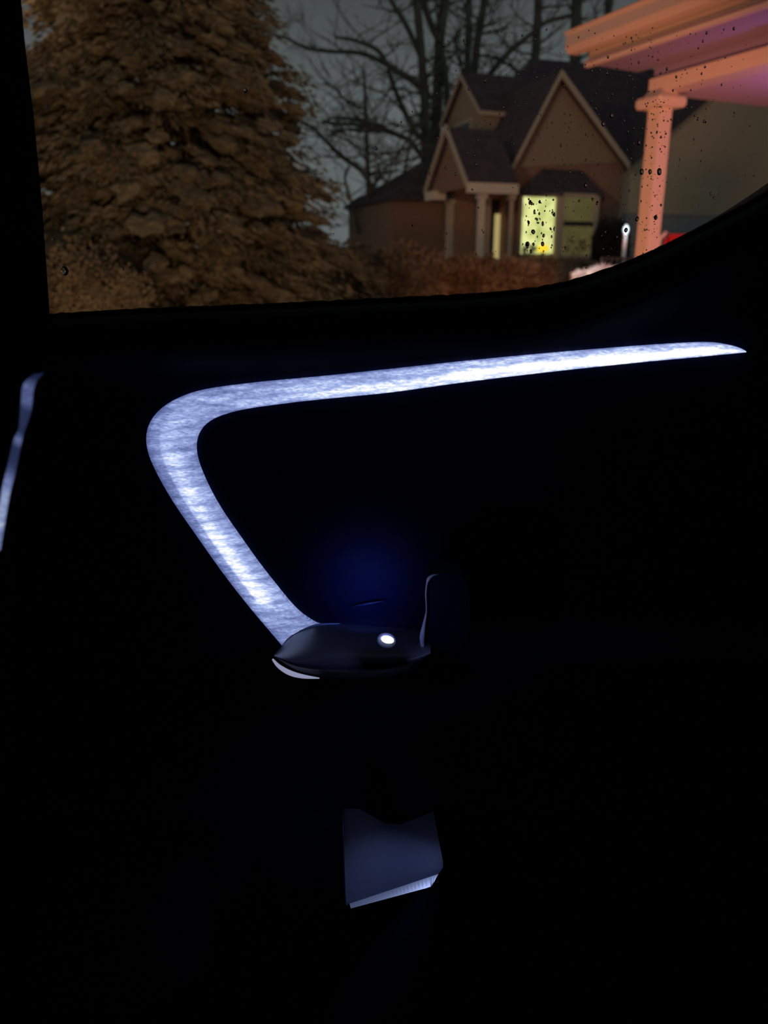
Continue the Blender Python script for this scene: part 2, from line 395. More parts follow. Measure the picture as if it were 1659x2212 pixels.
# pair stations through the matching keypoints
def paired(n):
    ko = [(1612,759),(1530,739),(1200,762),(850,797),(560,826),(416,848),(314,945),(353,1049),(457,1204),(549,1324),(612,1398)]
    ki = [(1612,761),(1500,772),(1200,802),(850,847),(565,878),(470,900),(421,955),(451,1055),(558,1217),(641,1320),(700,1352)]
    def seg(curve, keys):
        dense = resample(curve, 1200); W_ = 26; sm = []
        for i in range(1200):
            h_ = min(W_, i, 1199-i); c_ = dense[i-h_:i+h_+1]; sm.append((sum(q[0] for q in c_)/len(c_), sum(q[1] for q in c_)/len(c_)))
        dense = sm; idx = []; s = 0
        for k_ in keys:
            best = min(range(s, len(dense)), key=lambda i: (dense[i][0]-k_[0])**2+(dense[i][1]-k_[1])**2); idx.append(best); s = best
        return dense, idx
    do, io = seg(outer, ko); di, ii = seg(inner, ki); io[0]=ii[0]=0; io[-1]=ii[-1]=1199
    L_ = [0]
    for a in range(len(io)-1):
        m0 = ((do[io[a]][0]+di[ii[a]][0])/2, (do[io[a]][1]+di[ii[a]][1])/2); m1 = ((do[io[a+1]][0]+di[ii[a+1]][0])/2, (do[io[a+1]][1]+di[ii[a+1]][1])/2)
        L_.append(L_[-1]+math.dist(m0, m1))
    out = []
    for i in range(n):
        s = L_[-1]*i/(n-1); a = 0
        while a < len(L_)-2 and L_[a+1] < s: a += 1
        t = (s-L_[a])/(L_[a+1]-L_[a]); fo = io[a]+(io[a+1]-io[a])*t; fi = ii[a]+(ii[a+1]-ii[a])*t
        def at(dd, f):
            k0 = min(int(f), 1198); u_ = f-k0; return (dd[k0][0]+(dd[k0+1][0]-dd[k0][0])*u_, dd[k0][1]+(dd[k0+1][1]-dd[k0][1])*u_)
        out.append((at(do, fo), at(di, fi), i/(n-1)))
    return out
def band(bm, st, m_across, depth, bulge, mat_side=0):
    uvl = bm.loops.layers.uv.new('UVMap'); rows = []; uvs = {}
    for (a, b, u) in st:
        r = []
        for j in range(m_across+1):
            v = j/m_across; px = a[0]+(b[0]-a[0])*v; py = a[1]+(b[1]-a[1])*v
            vv = bm.verts.new(P(px, py, depth(px, py)-bulge*math.sin(math.pi*v)**.7)); uvs[vv] = (u, v); r.append(vv)
        rows.append(r)
    for r0, r1 in zip(rows, rows[1:]):
        for j in range(m_across): bm.faces.new((r0[j], r0[j+1], r1[j+1], r1[j]))
    # side skirts into the panel
    for side in (0, m_across):
        sk = []
        for r in rows:
            q = bm.verts.new(r[side].co+Vector((0,.006,0))); uvs[q] = (uvs[r[side]][0], uvs[r[side]][1]); sk.append(q)
        for i in range(len(rows)-1): bm.faces.new((rows[i][side], rows[i+1][side], sk[i+1], sk[i]))
    for f in bm.faces:
        for l in f.loops: l[uvl].uv = uvs[l.vert]
bm = bmesh.new()
band(bm, paired(300), 14, lambda x, y: YD-relief(x, y)-.004, .003)
o = obj('lit_strip', bm, M['strip'], door, smooth=True); o['label'] = 'glowing pale blue grained strip'

# pull handle -----------------------------------------------------------------
YH = .615
top_e = [(592,1415),(600,1405),(612,1391),(630,1373),(655,1360),(690,1350),(730,1347),(800,1352),(880,1358),(930,1368)]
bot_e = [(592,1417),(604,1426),(622,1438),(645,1449),(680,1457),(730,1462),(790,1462),(840,1458),(890,1445),(930,1420)]
T_ = resample(top_e, 60); B_ = resample(bot_e, 60)
bm = bmesh.new(); rows = []
for i, ((ax, ay), (bx_, by_)) in enumerate(zip(T_, B_)):
    r = []
    for j in range(13):
        v = j/12; px = ax+(bx_-ax)*v; py = ay+(by_-ay)*v
        # domed face: bulges to the cabin and tilts towards the window at the top
        r.append(bm.verts.new(P(px, py, YH+.004+(YD-relief(px, py)-.004-YH-.004)*(1-min(1, v/.85))**1.6+.012*max(0, v-.85)/.15)))
    rows.append(r)
for r0, r1 in zip(rows, rows[1:]):
    for j in range(12): bm.faces.new((r0[j], r0[j+1], r1[j+1], r1[j]))
for side in (12,):
    sk = [bm.verts.new(r[side].co+Vector((0,.06,-.036))) for r in rows]
    for i in range(len(rows)-1): bm.faces.new((rows[i][side], rows[i+1][side], sk[i+1], sk[i]))
ph = obj('pull_handle', bm, M['gloss'], door, smooth=True)
bm = bmesh.new(); q = resample([(606,1400),(618,1385),(634,1371),(655,1360),(685,1350),(712,1348),(735,1347)], 30)
tube(bm, [P(a, b, YD-relief(a, b)-.006) for a, b in q], [.0002+.0011*math.sin(math.pi*i/29)**.6 for i in range(30)], 8)
h1 = obj('handle_trim', bm, M['ledge'], door, smooth=True); h1['label'] = 'thin chrome edge'
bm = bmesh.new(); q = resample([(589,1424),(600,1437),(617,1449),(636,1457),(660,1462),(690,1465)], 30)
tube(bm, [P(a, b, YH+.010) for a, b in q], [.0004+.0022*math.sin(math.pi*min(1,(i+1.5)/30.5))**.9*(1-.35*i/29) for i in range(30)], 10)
h2 = obj('handle_trim', bm, M['glow'], door, smooth=True); h2['label'] = 'chrome lower edge of the handle with a painted reflection'
# LED lit button --------------------------------------------------------------
def disc(bm, c, rx, rz, depth, n=28, rot=0, dome=.35):
    rings = []
    for k_ in range(6):
        a = k_/5*math.pi/2; s = math.cos(a); h = math.sin(a)*dome*depth
        rings.append([bm.verts.new((c[0]+s*(rx*math.cos(t)*math.cos(rot)-rz*math.sin(t)*math.sin(rot)), c[1]-depth-h, c[2]+s*(rx*math.cos(t)*math.sin(rot)+rz*math.sin(t)*math.cos(rot)))) for t in [2*math.pi*j/n for j in range(n)]] if k_ < 5 else [bm.verts.new((c[0], c[1]-depth-dome*depth, c[2]))])
    base = [bm.verts.new((v.co.x, c[1], v.co.z)) for v in rings[0]]
    for j in range(n): bm.faces.new((base[j], base[(j+1)%n], rings[0][(j+1)%n], rings[0][j]))
    for k_ in range(4):
        for j in range(n): bm.faces.new((rings[k_][j], rings[k_][(j+1)%n], rings[k_+1][(j+1)%n], rings[k_+1][j]))
    for j in range(n): bm.faces.new((rings[4][j], rings[4][(j+1)%n], rings[5][0]))
bm = bmesh.new(); c = P(835, 1382, YH-.020); disc(bm, c, .0080, .0062, .004, rot=R(-14))
bt = obj('lock_button', bm, M['gloss'], door, smooth=True)
bm = bmesh.new(); c2 = P(837, 1381, YH-.0262); disc(bm, c2, .0050, .0028, .001, rot=R(-14), dome=.6)
o = obj('indicator_light', bm, M['led'], door, smooth=True); o['label'] = 'small glowing white light'
lamp('indicator_glow_lamp', 'POINT', P(837, 1366, YH-.034), .028, (.35,.40,1), .004)
# armrest cup with a crease above the handle ------------------------------------
bm = bmesh.new(); q = resample([(762,1310),(790,1305),(830,1298)], 16)
tube(bm, [P(a, b, YD-.010) for a, b in q], [.0004+.0011*math.sin(math.pi*i/15) for i in range(16)], 8)
obj('armrest_seam', bm, M['seam'], door, smooth=True)
lamp('armrest_lamp', 'SPOT', P(792, 1322, .660), .10, (.10,.18,1), .006, P(788, 1262, YD), 118, 1)
# release lever with bright rim ---------------------------------------------------
lev = [(948,1240),(932,1243),(923,1256),(920,1290),(921,1330),(914,1362),(911,1385),(915,1402),(928,1410),(975,1404),(1010,1380),(1015,1310),(1008,1255),(985,1240)]
bm = bmesh.new(); prism(bm, [P(a, b, .64) for a, b in resample(lev+[lev[0]], 48)[:-1]], (0,.03,0))
lv = obj('release_lever', bm, M['door'], door)
bm = bmesh.new(); q = resample([(946,1241),(934,1243),(924,1254),(920,1280),(921,1320),(916,1350),(912,1380),(915,1402),(922,1409)], 60)
tube(bm, [P(a, b, .636) for a, b in q], [interp(i/59, [(0,.0002),(.12,.0014),(.2,.0006),(.5,.0005),(.62,.0012),(.8,.0024),(.93,.0018),(1,.0002)]) for i in range(60)], 8); o = obj('lever_rim', bm, M['ledge'], door, smooth=True); o['label'] = 'thin bright metal rim'
# storage pocket, lower door --------------------------------------------------------
YP = .66
bm = bmesh.new(); rows = []
LT = [(741,1746),(742,1800),(744,1870),(746,1920),(749,1960)]
RT = [(936,1752),(941,1790),(949,1830),(957,1868),(948,1888)]
for i in range(29):
    s = i/28; r = []
    lx, ly = LT[0][0]+(LT[-1][0]-LT[0][0])*s, LT[0][1]+(LT[-1][1]-LT[0][1])*s
    rx = lin(s, [(0,936),(.8,957),(.9,957),(1,947)]); ry = 1752+(1888-1752)*s
    for j in range(25):
        v = j/24; px = lx+(rx-lx)*v; py = ly+(ry-ly)*v+(1-s)**3*lin(v, [(0,0),(.18,0),(.45,28),(.62,32),(.85,14),(1,0)])
        conc = .016*math.sin(math.pi*v)          # concave face
        r.append(bm.verts.new(P(px, py, YP+conc-.006*s)))
    rows.append(r)
for r0, r1 in zip(rows, rows[1:]):
    for j in range(24): bm.faces.new((r0[j], r0[j+1], r1[j+1], r1[j]))
pk = obj('pocket_liner', bm, M['liner'], door, smooth=True); pk['label'] = 'dim blue lit lining of the lower pocket'
bm = bmesh.new(); rows = []
for i in range(25):
    v = .03+.97*i/24; px = 749+(947-749)*v; py = 1954+(1888-1954)*v
    qx = lin(v, [(0,752),(.92,930),(1,936)]); qy = lin(v, [(0,1964),(.9,1917),(1,1908)])
    a = P(px, py, YP-.006+.016*math.sin(math.pi*v)); b = P(qx, qy, YP-.030)
    rows.append([bm.verts.new(a), bm.verts.new(b), bm.verts.new(b+Vector((0,.004,-.006)))])
for r0, r1 in zip(rows, rows[1:]):
    for j in range(2): bm.faces.new((r0[j], r0[j+1], r1[j+1], r1[j]))
obj('pocket_ledge', bm, M['ledge'], door, smooth=False)
bm = bmesh.new(); q = [(741,1748),(743,1830),(745,1900),(747,1950),(749,1976)]
tube(bm, [P(a, b, YP-.006) for a, b in q], [.0012,.0012,.0015,.0024,.001], 8); obj('pocket_edge', bm, M['liner'], door, smooth=True)
lamp('pocket_lamp', 'SPOT', P(990, 1838, .625), .36, (.50,.60,1), .004, P(880, 1905, .640), 80, 1)
lamp('pocket_fill_lamp', 'POINT', P(690, 1880, .60), .012, (.40,.50,1), .01)

# ================================================================== FRONT SEAT (left edge, out of focus)
seat = thing('front_seat', (-.32, .42, .3), 'black front seat edge with a blurred pale strip', 'car seat')
bm = bmesh.new(); YS = .52
prof = [(-900,700),(20,690),(86,745),(92,790),(82,900),(52,1010),(22,1130),(-20,1300),(-60,1600),(-90,2200),(-900,2400)]
prism(bm, [P(a, b, YS-.101) for a, b in prof], (-.058,.12,-.014)); bmesh.ops.bevel(bm, geom=bm.edges[:], offset=.002, segments=3, affect='EDGES')
obj('backrest', bm, M['seat'], seat, smooth=False)
bm = bmesh.new(); oc = resample([(74,808),(50,830),(45,870),(40,925),(29,950),(16,1006),(4,1056),(-14,1180)], 80); ic = resample([(84,808),(70,841),(64,890),(49,935),(43,960),(28,1031),(17,1076),(-2,1190)], 80)
band(bm, [(a, b, i/79) for i, (a, b) in enumerate(zip(oc, ic))], 8, lambda x, y: YS-.103, .001)
obj('lit_strip', bm, M['seat_strip'], seat, smooth=True)  # emissive strip, brightness graded along its length

# ================================================================== RAINDROPS
random.seed(11); bm = bmesh.new()
def drop(px, py, r_px, asp=1.0, tilt=0):
    c = P(px, py, YG); r = r_px*YG/F; n = 9; rings = []
    for k_ in range(4):
        a = k_/4*math.pi/2; s = math.cos(a); h = math.sin(a)*r*.55
        rings.append([bm.verts.new((c.x+s*r*math.cos(t)*(1+.15*math.sin(2*t+px)), YG-.0003-h, c.z+s*r*asp*math.sin(t))) for t in [2*math.pi*j/n for j in range(n)]])
    tp = bm.verts.new((c.x, YG-.0003-r*.55, c.z))
    for a, b in zip(rings, rings[1:]):
        for j in range(n): bm.faces.new((a[j], a[(j+1)%n], b[(j+1)%n], b[j]))
    for j in range(n): bm.faces.new((rings[-1][j], rings[-1][(j+1)%n], tp))
    bm.faces.new(rings[0][::-1])
def limit(px): return lin(px, belt)-8
for _ in range(760):
    px = random.triangular(780, 1659, 1350); py = random.uniform(60, 620)
    if py > limit(px): continue
    drop(px, py, random.choice((.7,.8,1,1,1.2,1.4,1.7,2.2)), random.uniform(.8,1.7))
for _ in range(90):
    px = random.uniform(120, 800); py = random.uniform(300, 670)
    if py < limit(px): drop(px, py, random.uniform(.6,1.4), random.uniform(.9,1.4))
for _ in range(100):
    py = random.uniform(215, 555); cx = 1423-(py-200)*.095; px = cx+random.uniform(-27,27)
    drop(px, py, random.choice((.9,1.2,1.7)), random.uniform(.5,1.2))
for _ in range(60):
    drop(random.uniform(1128,1198), random.uniform(430,545), random.choice((1.1,1.5,2,2.6)), random.uniform(1,2))
for a, b, r_ in ((1404,371,5),(1424,371,7),(1386,371,6),(1416,470,5),(1376,473,5),(1265,400,5),(1352,497,5),(1152,501,5),(1140,527,5),(1172,527,5),(1174,509,4),(140,585,10),(265,580,3.5),(115,516,3),(530,195,5),(1380,308,5),(1303,268,5),(1321,250,5)):
    drop(a, b, r_*.75, 1.35)
tag(obj('raindrops', bm, M['drop'], None, smooth=True, loc=P(1300,400,YG)), 'clear raindrops scattered over the car window glass', 'raindrops', kind='stuff')

# ================================================================== COTTAGE (middle)
A2 = R(20); U2 = Vector((math.cos(A2), math.sin(A2), 0)); V2 = Vector((-math.sin(A2), math.cos(A2), 0)); Z = Vector((0,0,1))
O2 = P(1110, 575, 21)
def H(px, py, v=0):           # point on the facade-parallel plane at depth v
    r = ray(px, py); o = O2+V2*v; t = (o-CAM).dot(V2)/r.dot(V2); return CAM+r*t
def S(px, py, u=0):           # point on the side plane (normal -U) at position u
    r = ray(px, py); o = O2+U2*u; t = (o-CAM).dot(U2)/r.dot(U2); return CAM+r*t
zb = 1.0                       # ground level at the house
def down(p, z=zb): return Vector((p.x, p.y, z))
base = down(H(1225, 560), 1.0)
hs = thing('cottage', base, 'brick cottage with steep gable, bay window and small columned porch', 'house')
gl, gr, ga = H(1112, 366), H(1348, 352), H(1214, 172)
bm = bmesh.new(); prism(bm, [down(gl), down(gr), gr, ga, gl], V2*5); obj('brick_wall', bm, M['brick'], hs)
# tan gable infill, slightly proud
g1, g2, g3 = H(1122, 362, -.04), H(1338, 350, -.04), H(1214, 186, -.04)
bm = bmesh.new(); prism(bm, [g1, g2, g3], V2*.04); obj('gable_siding', bm, M['stucco'], hs)
# gable roof + barge boards
def plank(bm, a, b, w_, d, up=Z):   # board from a to b, width along 'up' and depth d away
    prism(bm, [a, b, b+up*w_, a+up*w_], d)
bm = bmesh.new()
for a in (H(1100, 378, -.25), H(1362, 362, -.25)):
    t_ = H(1214, 160, -.25); prism(bm, [a, t_, t_+Z*.10, a+Z*.10], V2*5.2)
obj('gable_roof', bm, M['shingle'], hs)
for a in (H(1102, 382, -.30), H(1360, 366, -.30)):
    bm = bmesh.new(); t_ = H(1214, 166, -.30); prism(bm, [a, t_, t_+Z*.16, a+Z*.16], V2*.05); obj('barge_board', bm, M['trim'], hs)
# main roof
e0, e1 = H(1090, 352, 1.2), H(1480, 372, 1.2); r0, r1 = H(1148, 158, 5.0), H(1480, 128, 5.0)
r0 = Vector((r0.x, r0.y, (r0.z+r1.z)/2)); r1 = Vector((r1.x, r1.y, r0.z+ .05))
bm = bmesh.new(); prism(bm, [e0, e1, r1, r0], Z*-.12)
bk0, bk1 = e0+V2*8, e1+V2*8
prism(bm, [bk0, bk1, r1, r0], Z*-.12); prism(bm, [e0, r0, bk0], Z*-.12)
obj('main_roof', bm, M['shingle'], hs)
bm = bmesh.new(); prism(bm, [down(e0+U2*.3), down(e1), e1, e0+U2*.3], V2*7.6); obj('main_wall', bm, M['brick'], hs)
# dormer facing left: gable end plane (side plane) + side wall + roof
du = (H(1040, 300, 2.0)-O2).dot(U2)
dn_t, dn_b = H(1042, 238, 2.0), H(1042, 312, 2.0)      # near top / bottom corner
ap = S(1011, 186, du); fr_t = S(996, 240, du)
wv = (dn_t-ap).dot(V2); ap = dn_t+V2*1.1; ap.z = dn_t.z+.95
fr_t = dn_t+V2*2.2; fr_b = down(fr_t, dn_b.z); 
bm = bmesh.new(); prism(bm, [down(dn_t, dn_b.z), down(fr_t, dn_b.z), fr_t, ap, dn_t], U2*2.6); obj('dormer_wall', bm, M['stucco'], hs)
bm = bmesh.new()
for q in (dn_t-V2*.15-Z*.08, fr_t+V2*.15-Z*.08):
    q = q-U2*.15; t_ = ap-U2*.15+Z*.05; prism(bm, [q, t_, t_+Z*.1, q+Z*.1], U2*2.8)
obj('dormer_roof', bm, M['shingle'], hs)
bm = bmesh.new()
for q in (dn_t-V2*.15-Z*.12, fr_t+V2*.15-Z*.12):
    q = q-U2*.18; t_ = ap-U2*.18+Z*.01; prism(bm, [q, t_, t_+Z*.12, q+Z*.12], U2*.04)
box(bm, dn_t-V2*.17-U2*.18-Z*.14, U2*1.4, V2*.04, Z*.10)
obj('dormer_trim', bm, M['trim'], hs)
bm = bmesh.new(); a = dn_t+V2*.6-U2*.03-Z*.85; box(bm, a, V2*1.0, U2*.05, Z*.75); wf = obj('dormer_window', bm, M['trim'], hs)
bm = bmesh.new(); box(bm, a+V2*.08+Z*.08-U2*.01, V2*.84, U2*.03, Z*.59); obj('pane', bm, M['dark'], wf)
# porch: ridge along U, gable end facing left
pe0, pe1 = H(1008, 398, -1.3), H(1118, 408, -1.3)      # near eave
pe1.z = pe0.z
pw = 2.3; pap = pe0+V2*pw/2; pap.z = pe0.z+1.25; pf = pe0+V2*pw
bm = bmesh.new(); L_ = (pe1-pe0).length
for q in (pe0, pf): prism(bm, [q, pap, pap+Z*.08, q+Z*.08], U2*(L_+.02))
obj('porch_roof', bm, M['shingle'], hs)
bm = bmesh.new()
for q in (pe0-V2*.05, pf+V2*.05):
    q = q-U2*.06-Z*.05; t_ = pap-U2*.06; prism(bm, [q, t_, t_+Z*.14, q+Z*.14], U2*.06)
obj('porch_rake', bm, M['trim'], hs)
bm = bmesh.new(); box(bm, pe0-V2*.06-Z*.18, U2*L_, V2*.08, Z*.22); obj('porch_fascia', bm, M['white'], hs)
bm = bmesh.new(); prism(bm, [pe0+U2*.1-Z*.05, pf+U2*.1-Z*.05, pap+U2*.1-Z*.1], U2*.05); obj('porch_gable', bm, M['brick'], hs)
bm = bmesh.new(); box(bm, pf-Z*.2-U2*.05, U2*(.35), -V2*.5, Z*.2); obj('porch_bracket', bm, M['white'], hs)
def column(px, v, wpx, m='white'):
    t_ = H(px, 410, v); w_ = wpx*.72*21/F; bm = bmesh.new(); zt = pe0.z-.16
    a = down(t_, zb)-U2*w_/2; box(bm, a, U2*w_, V2*w_, Z*(zt-zb))
    box(bm, a-U2*.04-V2*.04+Z*(zt-zb-.12), U2*(w_+.08), V2*(w_+.08), Z*.12)
    box(bm, a-U2*.04-V2*.04, U2*(w_+.08), V2*(w_+.08), Z*.15)
    obj('porch_column', bm, M[m], hs)
column(1044, -1.2, 15); column(976, .8, 17, 'trim'); column(1020, 1.0, 8, 'trim'); column(1108, -1.2, 8, 'trim')
# entry wall, door, sidelight
ev = .75
a, b = H(985, 412, ev), H(1112, 412, ev); bm = bmesh.new(); prism(bm, [down(a), down(b), b+Z*.9, a+Z*.9], V2*.2); obj('entry_wall', bm, M['brick'], hs)
a, b = H(1055, 430, ev-.05), H(1082, 430, ev-.05); bm = bmesh.new(); prism(bm, [down(a), down(b), b, a], V2*.05); obj('front_door', bm, M['dark'], hs)
a, b = H(1071, 462, ev-.10), H(1081, 462, ev-.10); bm = bmesh.new(); prism(bm, [down(a, zb+.15), down(b, zb+.15), b, a], V2*.05); obj('sidelight', bm, M['side'], hs)
for px in (1054, 1088):
    a = H(px, 428, ev-.12); bm = bmesh.new(); box(bm, down(a), U2*.10, V2*.1, Z*(a.z-zb)); obj('door_casing', bm, M['trim'], hs)
# left low wing
wl0, wl1 = H(846, 425, 3.5), H(975, 425, 3.5); wl1.z = wl0.z
bm = bmesh.new(); prism(bm, [down(wl0), down(wl1), wl1, wl0], V2*4); obj('side_wing', bm, M['brick'], hs)
bm = bmesh.new(); wr = H(965, 318, 5.5); wr2 = wr+U2*1.5
a_, b_ = wl0-U2*.1-V2*.2, wl1+U2*1.2-V2*.2
prism(bm, [a_, b_, wr2, wr], Z*-.1); prism(bm, [a_, wr, a_+V2*4.4], Z*-.1); obj('wing_roof', bm, M['shingle'], hs)
# bay window
bv = -.75
def facet(name, pts, m, par, d=V2*.06): 
    bm = bmesh.new(); prism(bm, pts, d); return obj(name, bm, M[m], par)
bl, br = H(1128, 420, bv), H(1292, 420, bv); bl.z = br.z = (bl.z+br.z)/2
sl = H(1210, 560, bv).z+.02
bm = bmesh.new()   # bay roof: hipped, flat top against wall
bt0, bt1 = H(1172, 368, 0), H(1258, 368, 0); bt0.z = bt1.z
prism(bm, [bl-U2*.15-V2*.1, br+U2*.15-V2*.1, bt1, bt0], Z*-.06); w0, w1 = H(1118, 420, 0), H(1306, 420, 0); w0.z = w1.z = bl.z
prism(bm, [bl-U2*.15-V2*.1, bt0, w0], Z*-.06); prism(bm, [br+U2*.15-V2*.1, bt1, w1], Z*-.06)
obj('bay_roof', bm, M['shingle'], hs)
bm = bmesh.new(); box(bm, down(bl)+U2*0, (br-bl), V2*.7, Z*(sl-zb)); obj('bay_base', bm, M['brick'], hs)
bf = facet('bay_frame', [down(bl, sl), down(bl, sl)+U2*.001+Z*.001, down(br, sl), br, bl][0:1]+[down(br, sl), br, bl], 'brick', hs, V2*.1)
def window(px0, px1, py0, py1, mt, name, par, v, bars=()):
    a, b = H(px0, py0, v), H(px1, py0, v); c_ = H(px0, py1, v).z
    a.z = b.z = (a.z+b.z)/2; bm = bmesh.new(); t = .08
    for (p_, q_, z0, z1) in ((a-U2*t, a, c_-t, a.z+t), (b, b+U2*t, c_-t, a.z+t), (a-U2*t, b+U2*t, a.z, a.z+t), (a-U2*t, b+U2*t, c_-t, c_)):
        box(bm, down(p_, z0)-V2*.06, q_-p_-Z*(q_.z-p_.z), V2*.06, Z*(z1-z0))
    o = obj(name, bm, M['trim'], par)
    for f_ in bars:
        bm = bmesh.new(); box(bm, down(a, c_+(a.z-c_)*f_)-V2*.05, (b-a), V2*.05, Z*.11); obj('sash_bar', bm, M['iron'], o)
    bm = bmesh.new(); prism(bm, [down(a, c_), down(b, c_), b, a], V2*.03-V2*.0)
    obj('pane', bm, M[mt], o); return o
window(1128, 1200, 426, 548, 'curtain', 'bay_window', hs, bv-.04)
window(1218, 1284, 426, 550, 'blind', 'bay_window', hs, bv-.04, (.5,))
for px in (1210, 1291):
    a = H(px, 425, bv-.12); bm = bmesh.new(); box(bm, down(a)-U2*.05, U2*.12, V2*.1, Z*(a.z-zb)); obj('bay_post', bm, M['trim'], hs)
# lamp and plants standing on the inside sill (just in front of the curtain plane)
tl = thing('table_lamp', H(1172, 550, bv-.14), 'yellow glowing table lamp low in the lit bay window', 'lamp')
c = worldloc(tl); bm = bmesh.new(); tube(bm, [c+Z*.06, c+Z*.11, c+Z*.20, c+Z*.24], [.10,.15,.13,.05], 16); obj('lamp_shade', bm, M['shade'], tl, smooth=True)
bm = bmesh.new(); tube(bm, [c, c+Z*.02, c+Z*.07], [.07,.05,.02], 12); obj('lamp_base', bm, M['iron'], tl)
def tuft(bm, c, r, n, ln, wd, squash=.8):
    for _ in range(n):
        d = Vector((random.gauss(0,1), random.gauss(0,1), random.gauss(0,.8))).normalized(); p = c+Vector((d.x*r, d.y*r, d.z*r*squash))*random.uniform(.35,1)
        t = (d+Vector((0,0,random.uniform(-.5,.4)))).normalized(); s = t.orthogonal().normalized()*wd
        bm.faces.new([bm.verts.new(p-s), bm.verts.new(p+t*ln*.5-s*.2), bm.verts.new(p+t*ln), bm.verts.new(p+s)])
for px, w_, lb in ((1142, .16, 'small dark plant left of the lamp in lit bay window'), (1240, .28, 'leafy plant shadowed behind the dim right bay window')):
    c = H(px, 552, bv-.16); bm = bmesh.new(); tuft(bm, c+Z*w_*.8, w_, 130, .12, .02); tag(obj('house_plant', bm, M['sill'], None, loc=c), lb, 'plant')

# ================================================================== GARAGE WING (siding, behind column)
UG = U2; VG = V2
OG = H(1346, 570, .35)
def G(px, py, v=0):
    r = ray(px, py); o = OG+VG*v; t = (o-CAM).dot(VG)/r.dot(VG); return CAM+r*t
gw = thing('garage', down(G(1500, 560), 1.0), 'olive sided garage wall between the orange column and car pillar', 'garage')
cl = G(1348, 366); apx = G(1690, 72); apz = apx.z; cr_ = OG+UG*6.6; cr_.z = cl.z
mid = OG+UG*((apx-OG).dot(UG)); mid.z = apz; rr = OG+UG*(1.9*((apx-OG).dot(UG))); rr.z = cl.z
sb = G(1480, 462).z
bm = bmesh.new(); prism(bm, [down(cl, sb), down(rr, sb), rr, mid, cl], VG*4); obj('siding_wall', bm, M['siding'], gw)
bm = bmesh.new(); prism(bm, [down(cl, .9), down(rr, .9), down(rr, sb), down(cl, sb)], VG*4); obj('foundation', bm, M['found'], gw)
bm = bmesh.new()
for q, sgn in ((cl, -1), (rr, 1)):
    q = q+UG*.25*sgn-Z*.2-VG*.2; t_ = mid-VG*.2; prism(bm, [q, t_, t_+Z*.15, q+Z*.15], VG*4.4)
obj('roof', bm, M['shingle'], gw)
bm = bmesh.new(); box(bm, down(cl, .9)-UG*.12-VG*.04, UG*.16, VG*.1, Z*(cl.z-.7)); box(bm, down(cl, sb-.04)-VG*.05, UG*5, VG*.05, Z*.08); obj('corner_trim', bm, M['trim'], gw)
bm = bmesh.new(); a = G(1500, 415, -.03); box(bm, a, UG*.8, VG*.03, -Z*.5); obj('wall_vent', bm, M['siding'], gw)

# ================================================================== PORCH (right, lit red)
WP = Vector((-.42, .91, 0)).normalized(); NP = Vector((WP.y, -WP.x, 0))
OP = P(1385, 570, 8)
def Q(px, py, n=0):            # point on the plane along the porch front
    r = ray(px, py); o = OP+NP*n; t = (o-CAM).dot(NP)/r.dot(NP); return CAM+r*t
pr = thing('porch', down(OP, .3), 'red-lit porch with square column, beam and deep eave at upper right', 'porch')
# beam over column
b0 = Q(1400, 205); b0t = Q(1402, 152); lb = 7.5; bh = b0t.z-b0.z
bm = bmesh.new(); box(bm, b0, -WP*lb, NP*.22, Z*bh*.62); obj('beam', bm, M['paint'], pr)
bm = bmesh.new(); box(bm, b0+Z*bh*.62+NP*.05, -WP*lb, NP*.1, Z*(bh*.5+.05)); obj('frieze', bm, M['soffit'], pr)
for f_ in (1.45, 3.2):
    bm = bmesh.new(); box(bm, b0-WP*f_-NP*.02-Z*.01, -WP*.16, NP*.26, Z*(bh*.62+.02)); obj('beam_block', bm, M['paint'], pr)
# soffit + fascia
zs = b0.z+bh*1.05+.0
ov = -.62
f0 = Q(1262, 150, ov)
n_in = 3.2
end = (f0-OP).dot(WP)
f0 = OP+NP*ov+WP*end; f0.z = 0
zf = Q(1262, 138, ov).z; print('ZF', zf, 'ZS', zs)
bm = bmesh.new(); a = f0+Z*zf
prism(bm, [a, a-WP*9, a-WP*9-NP*ov+Z*(zs-zf), a-NP*ov+Z*(zs-zf)], Z*.02)
obj('soffit', bm, M['soffit'], pr)
def fascia(z0, h, out, name, m='paint'):
    bm = bmesh.new(); p_ = f0+Z*(zf+z0)-NP*out; box(bm, p_+WP*(out*.5), -WP*9.2, NP*.05, Z*h); return obj(name, bm, M[m], pr)
fascia(-.03, .055, .0, 'lower_fascia'); fascia(.03, .07, -.03, 'fascia_recess', 'trim')
bm = bmesh.new(); p_ = f0+Z*(zf+.09)
sec = [(0,0),(.10,.0),(.14,.05),(.13,.14),(.16,.17),(.0,.19)]
prism(bm, [p_-NP*s_+Z*h_+WP*.12 for s_, h_ in sec], -WP*9.3); obj('gutter', bm, M['paint'], pr)
bm = bmesh.new(); p0 = f0+Z*(zf+.27); prism(bm, [p0+WP*.1, p0-WP*9, p0-WP*9+NP*3.5+Z*1.2, p0+WP*.1+NP*3.5+Z*1.2], Z*.06); obj('roof', bm, M['shingle'], pr)
# porch ceiling inside the beam
bm = bmesh.new(); c0 = b0+NP*.22+Z*.06; prism(bm, [c0+WP*.2, c0-WP*lb, c0-WP*lb+NP*2.8, c0+WP*.2+NP*2.8], Z*.03); obj('porch_ceiling', bm, M['ceil'], pr)
